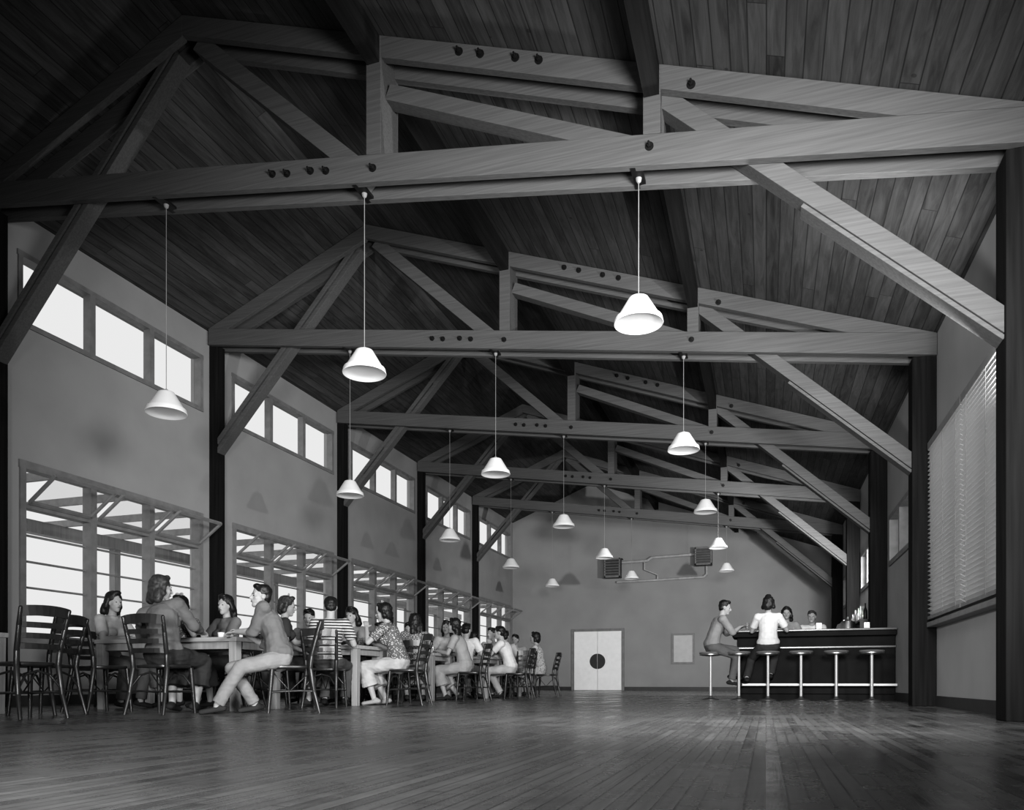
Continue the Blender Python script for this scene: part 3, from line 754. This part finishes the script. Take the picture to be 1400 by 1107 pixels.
def cup(x, y, lab='white china cup on the table'):
    s = MB(); s.lathe([(.022, 0), (.03, .02), (.038, .07), (.036, .07), (.028, .02), (.02, .012)], n=16); o = s.obj('cup', M_WHITE, (x, y, .761), smooth=True)
    s = MB(); s.tube([(.036, 0, .055), (.058, 0, .05), (.056, 0, .025), (.032, 0, .02)], .005, 6); s.obj('handle', M_WHITE, parent=o, smooth=True)
    tag(o, lab, 'cup', 'cups on the tables')
def plate(x, y):
    s = MB(); s.lathe([(.05, 0), (.07, .006), (.11, .018), (.108, .021), (.07, .010), (.02, .008)], n=24); o = s.obj('plate', M_WHITE, (x, y, .761), smooth=True)
    tag(o, 'white china plate lying on the table', 'plate', 'plates on the tables')
def glass(x, y):
    s = MB(); s.lathe([(.025, 0), (.033, .12), (.031, .12), (.024, .008), (.01, .006)], n=16); o = s.obj('drinking_glass', M_GLASS, (x, y, .761), smooth=True)
    tag(o, 'clear drinking glass on the table', 'glass', 'glasses on the tables')
for (x0, x1, y0, y1) in TB[1:]:
    cup(x1-.45, y0+.33); plate(x1-.8, y0+.5); glass(x1-.25, y1-.25); cup(x0+.5, y1-.28); glass(x0+.35, y0+.28)

# ------------------------------------------------------------------ snack bar
BYC = 14.05
e = empty('bar_counter', (.7, BYC, 0)); x0, x1 = -1.22, 1.29
s = MB(); s.box((x0+.05, -.28, .1), (x1, .30, 1.06)); s.obj('body', M_BAR, parent=e, bevel=.01)
s = MB(); s.box((x0+.1, -.22, 0), (x1, .26, .1)); s.obj('plinth', M_BAR, parent=e)
s = MB(); s.box((x0-.05, -.50, 1.135), (x1, .38, 1.17)); s.obj('counter_top', M_BARTOP, parent=e, bevel=.012)
s = MB(); s.box((x0-.02, -.44, 1.055), (x1, .36, 1.134)); s.obj('top_moulding', M_BAR, parent=e, bevel=.008)
s = MB(); s.box((x0+.05, -.34, .86), (x1, -.281, .89)); s.obj('front_ledge', M_BARTOP, parent=e, bevel=.006)
s = MB(); s.box((x0+.0, -.50, .235), (x1, -.455, .275))
for k in range(5): s.box((x0+.09+k*.58, -.455, .24), (x0+.12+k*.58, -.28, .268))
s.obj('foot_rail', M_RAILB, parent=e, bevel=.006)
tag(e, 'dark snack bar counter with layered top and pale foot rail', 'bar counter')
st = empty('bar_stool', (0, 0, 0))
s = MB(); s.lathe([(.14, 0), (.14, .010), (.10, .02), (.04, .035), (.024, .07)]); s.obj('base', M_STBASE, parent=st, smooth=True)
s = MB(); s.cyl((0, 0, .06), (0, 0, .74), .024); s.obj('pole', M_RAIL, parent=st, smooth=True)
s = MB(); s.lathe([(.05, .73), (.17, .745), (.182, .752), (.182, .765), (.17, .77)]); s.obj('seat_ring', M_CHROME, parent=st, smooth=True)
s = MB(); s.lathe([(.175, .767), (.188, .78), (.178, .80), (.1, .806), (.03, .808)]); s.obj('seat', M_SEAT, parent=st, smooth=True)
stx = [-.88, -.42, .035, .54, 1.065, 1.58]
for k, sx in enumerate(stx):
    yy = 13.25
    if k == 0: st.location = (sx, 13.35, 0); q = st
    else: q = copy_tree(st, (sx, yy, 0), 0)
    tag(q, 'round bar stool with slim metal pedestal and dark seat', 'bar stool', 'bar stools')
person(-.86, 13.35, -78, 'person in grey shirt on a stool, leaning on counter', seat=.80, top=.26, bottom=.12, sleeves='rolled', lean=.42, hair='short',
       hands={-1: (-.2, .50, 1.22), 1: (.0, .46, 1.22)}, feet={-1: (-.12, .36, .42), 1: (.14, .30, .32)}, head=(-10, -12))
person(.035, 13.26, -4, 'woman in white blouse on a stool, back turned', sex='f', seat=.80, top=.65, bottom=.05, legwear='trousers', hair='up', lean=.12,
       hands={-1: (-.16, .38, 1.22), 1: (.2, .38, 1.22)}, feet={-1: (-.34, .05, .36), 1: (.02, .30, .42)}, head=(-15, -5))
person(.36, 14.86, 178, 'woman with dark hair standing behind the counter', sex='f', seat=None, top=.3, bottom=.3, legwear='skirt', hair='bob', lean=.1, hands={-1: (-.15, .3, 1.22), 1: (.15, .35, 1.22)}, sc=.97)
person(.84, 15.5, 172, 'attendant in white uniform bending behind the counter', seat=None, top=.75, bottom=.7, hair='short', hairmat=M_HAIRM, lean=.45, sleeves='long', hands={-1: (-.15, .45, 1.15), 1: (.15, .45, 1.15)}, sc=.97)

e = empty('back_counter', (1.7, 17.0, 0))
s = MB(); s.box((-.3, -1.2, 0), (.29, 1.3, .95)); s.obj('body', M_BAR, parent=e, bevel=.01)
s = MB(); s.box((-.34, -1.25, .95), (.29, 1.35, .99)); s.obj('counter_top', M_BARTOP, parent=e, bevel=.01)
s = MB()
s.box((-.02, -1.2, 1.45), (.29, 1.3, 1.48))
for yy in (-1.2, .05, 1.27): s.box((-.02, yy, .99), (.29, yy+.03, 1.45))
s.obj('shelf', M_DARK, parent=e); tag(e, 'dark back counter with a shelf behind the bar', 'counter')
def bottle(x, y, z, k=1):
    s = MB(); s.lathe([(.03, 0), (.036, .01), (.036, .15*k), (.014, .20*k), (.013, .26*k), (.016, .262*k), (.016, .275*k)], n=14)
    o = s.obj('bottle', random.choice([M_IRON, M_TABLE, M_GLASS, M_DARK]), (x, y, z), smooth=True); tag(o, 'glass bottle on the back bar shelf', 'bottle', 'bottles behind the bar')
for k in range(11): bottle(1.80+random.uniform(-.05, .05), 15.95+k*.2, 1.481, random.uniform(.8, 1.15))
for ux, uy in ((1.5, 16.1), (1.5, 16.9)):
    s = MB(); s.lathe([(.13, 0), (.14, .02), (.14, .42), (.12, .47), (.03, .51), (.02, .56)]); o = s.obj('coffee_urn', M_CHROME, (ux, uy, .991), smooth=True)
    s = MB(); s.tube([(-.13, 0, .08), (-.19, 0, .08), (-.19, 0, .04)], .012); s.obj('spigot', M_CHROME, parent=o, smooth=True); tag(o, 'polished coffee urn standing on the back counter', 'coffee urn', 'coffee urns behind the bar')
def bartop(kind, x, y):
    if kind == 'n':
        s = MB(); s.box((-.05, -.06, 0), (.05, .06, .13)); o = s.obj('napkin_dispenser', M_CHROME, (x, y, 1.171), bevel=.01)
        s = MB(); s.box((-.035, -.062, .02), (.035, -.0605, .11)); s.obj('napkins', M_WHITE, parent=o); tag(o, 'metal napkin dispenser on the bar', 'napkin dispenser')
    else:
        s = MB(); s.lathe([(.03, 0), (.04, .14), (.038, .14), (.028, .01), (.01, .008)], n=16); o = s.obj('drinking_glass', M_GLASS, (x, y, 1.171), smooth=True); tag(o, 'drinking glass on the bar counter', 'glass', 'glasses on the bar')
bartop('n', .85, 14.0); bartop('g', -.3, 13.85); bartop('g', .28, 13.9); bartop('g', 1.3, 13.9); bartop('n', 1.6, 14.1)

# ------------------------------------------------------------------ outside
m = MB(); m.box((-40, -30, -.2), (40, 60, -.12)); o = struct(m.obj('ground', M_GROUND))
for y in [4.2+2.6*k for k in range(10)]:
    s = MB(); s.box((-.07, -.07, -.12), (.07, .07, 2.9)); o = s.obj('pergola_post', M_TLEG, (-12.2, y, 0)); tag(o, 'timber post of the pergola outside the windows', 'post', 'pergola posts')
s = MB(); s.box((-12.3, 2, 2.9), (-12.1, 30, 3.12)); o = s.obj('pergola_beam', M_TLEG); tag(o, 'long timber pergola beam outside the windows', 'beam')
for y in [3+1.3*k for k in range(20)]:
    s = MB(); s.box((-12.9, y-.025, 3.12), (-9.06, y+.025, 3.24)); o = s.obj('pergola_rafter', M_PERG); tag(o, 'timber pergola rafter outside the windows', 'beam', 'pergola rafters')
s = MB()
for z in (.35, .7, 1.02): s.box((-12.23, 3, z), (-12.17, 30, z+.06))
for y in [4.2+2.6*k for k in range(10)]: s.box((-12.24, y-.04, -.12), (-12.16, y+.04, 1.08))
o = s.obj('terrace_railing', M_PERG); tag(o, 'horizontal-rail terrace railing outside the windows', 'railing')

# ------------------------------------------------------------------ light
w = bpy.data.worlds.new('World'); SC.world = w; w.use_nodes = True
bg = w.node_tree.nodes['Background']; bg.inputs['Color'].default_value = (.70, .70, .70, 1); bg.inputs['Strength'].default_value = 1.0

def spot(loc, aim, power, size=120, rad=.12, blend=.8):
    l = bpy.data.lights.new('flash_and_fill', 'SPOT'); l.energy = power; l.spot_size = math.radians(size); l.spot_blend = blend; l.shadow_soft_size = rad
    o = bpy.data.objects.new('flash_and_fill_spot', l); COL.objects.link(o); o.location = loc  # serves the main flash near the camera and the added fill spots
    o.rotation_euler = (V(aim)-V(loc)).to_track_quat('-Z', 'Y').to_euler()
spot((1.1, 2.2, 2.4), (-3.6, 13, 2.2), 3200, 102, .75, .85)
spot((1.86, 7.06, 2.6), (-3.0, 11, 6.6), 680, 115, .06)  # added fill behind the near post, brightens roof boards and second truss
spot((1.86, 11.02, 2.6), (-3.5, 15.5, 5.0), 420, 112, .06)  # added fill behind the second post, lifts the following bay
spot((1.83, 15.06, 2.5), (-5, 27, 2.2), 2100, 84, .10)  # added spot behind the third post to brighten the far wall and trusses
spot((-.8, -1.8, 1.0), (-4.5, 12, .8), 2500, 68, .6)  # added low fill behind the camera, lifts people, floor and beam undersides
spot((-4.0, -.5, 2.2), (2.0, 9.2, 2.4), 1500, 40, .3, .6)  # added narrow spot to brighten the blind and right wall

# ------------------------------------------------------------------ camera
cam = bpy.data.cameras.new('camera'); co = bpy.data.objects.new('camera', cam); COL.objects.link(co)
cam.sensor_width = 36; cam.sensor_fit = 'HORIZONTAL'; cam.lens = 1054/1400*36; cam.shift_y = (932-553.5)/1400
cam.clip_start = .05; cam.clip_end = 200
co.location = (0, 0, EYE); co.rotation_euler = (math.radians(90), 0, TH)
SC.camera = co
SC.view_settings.view_transform = 'Standard'
try: SC.view_settings.look = 'Medium High Contrast'
except Exception as ex:
    try: SC.view_settings.look = 'None'
    except Exception: pass
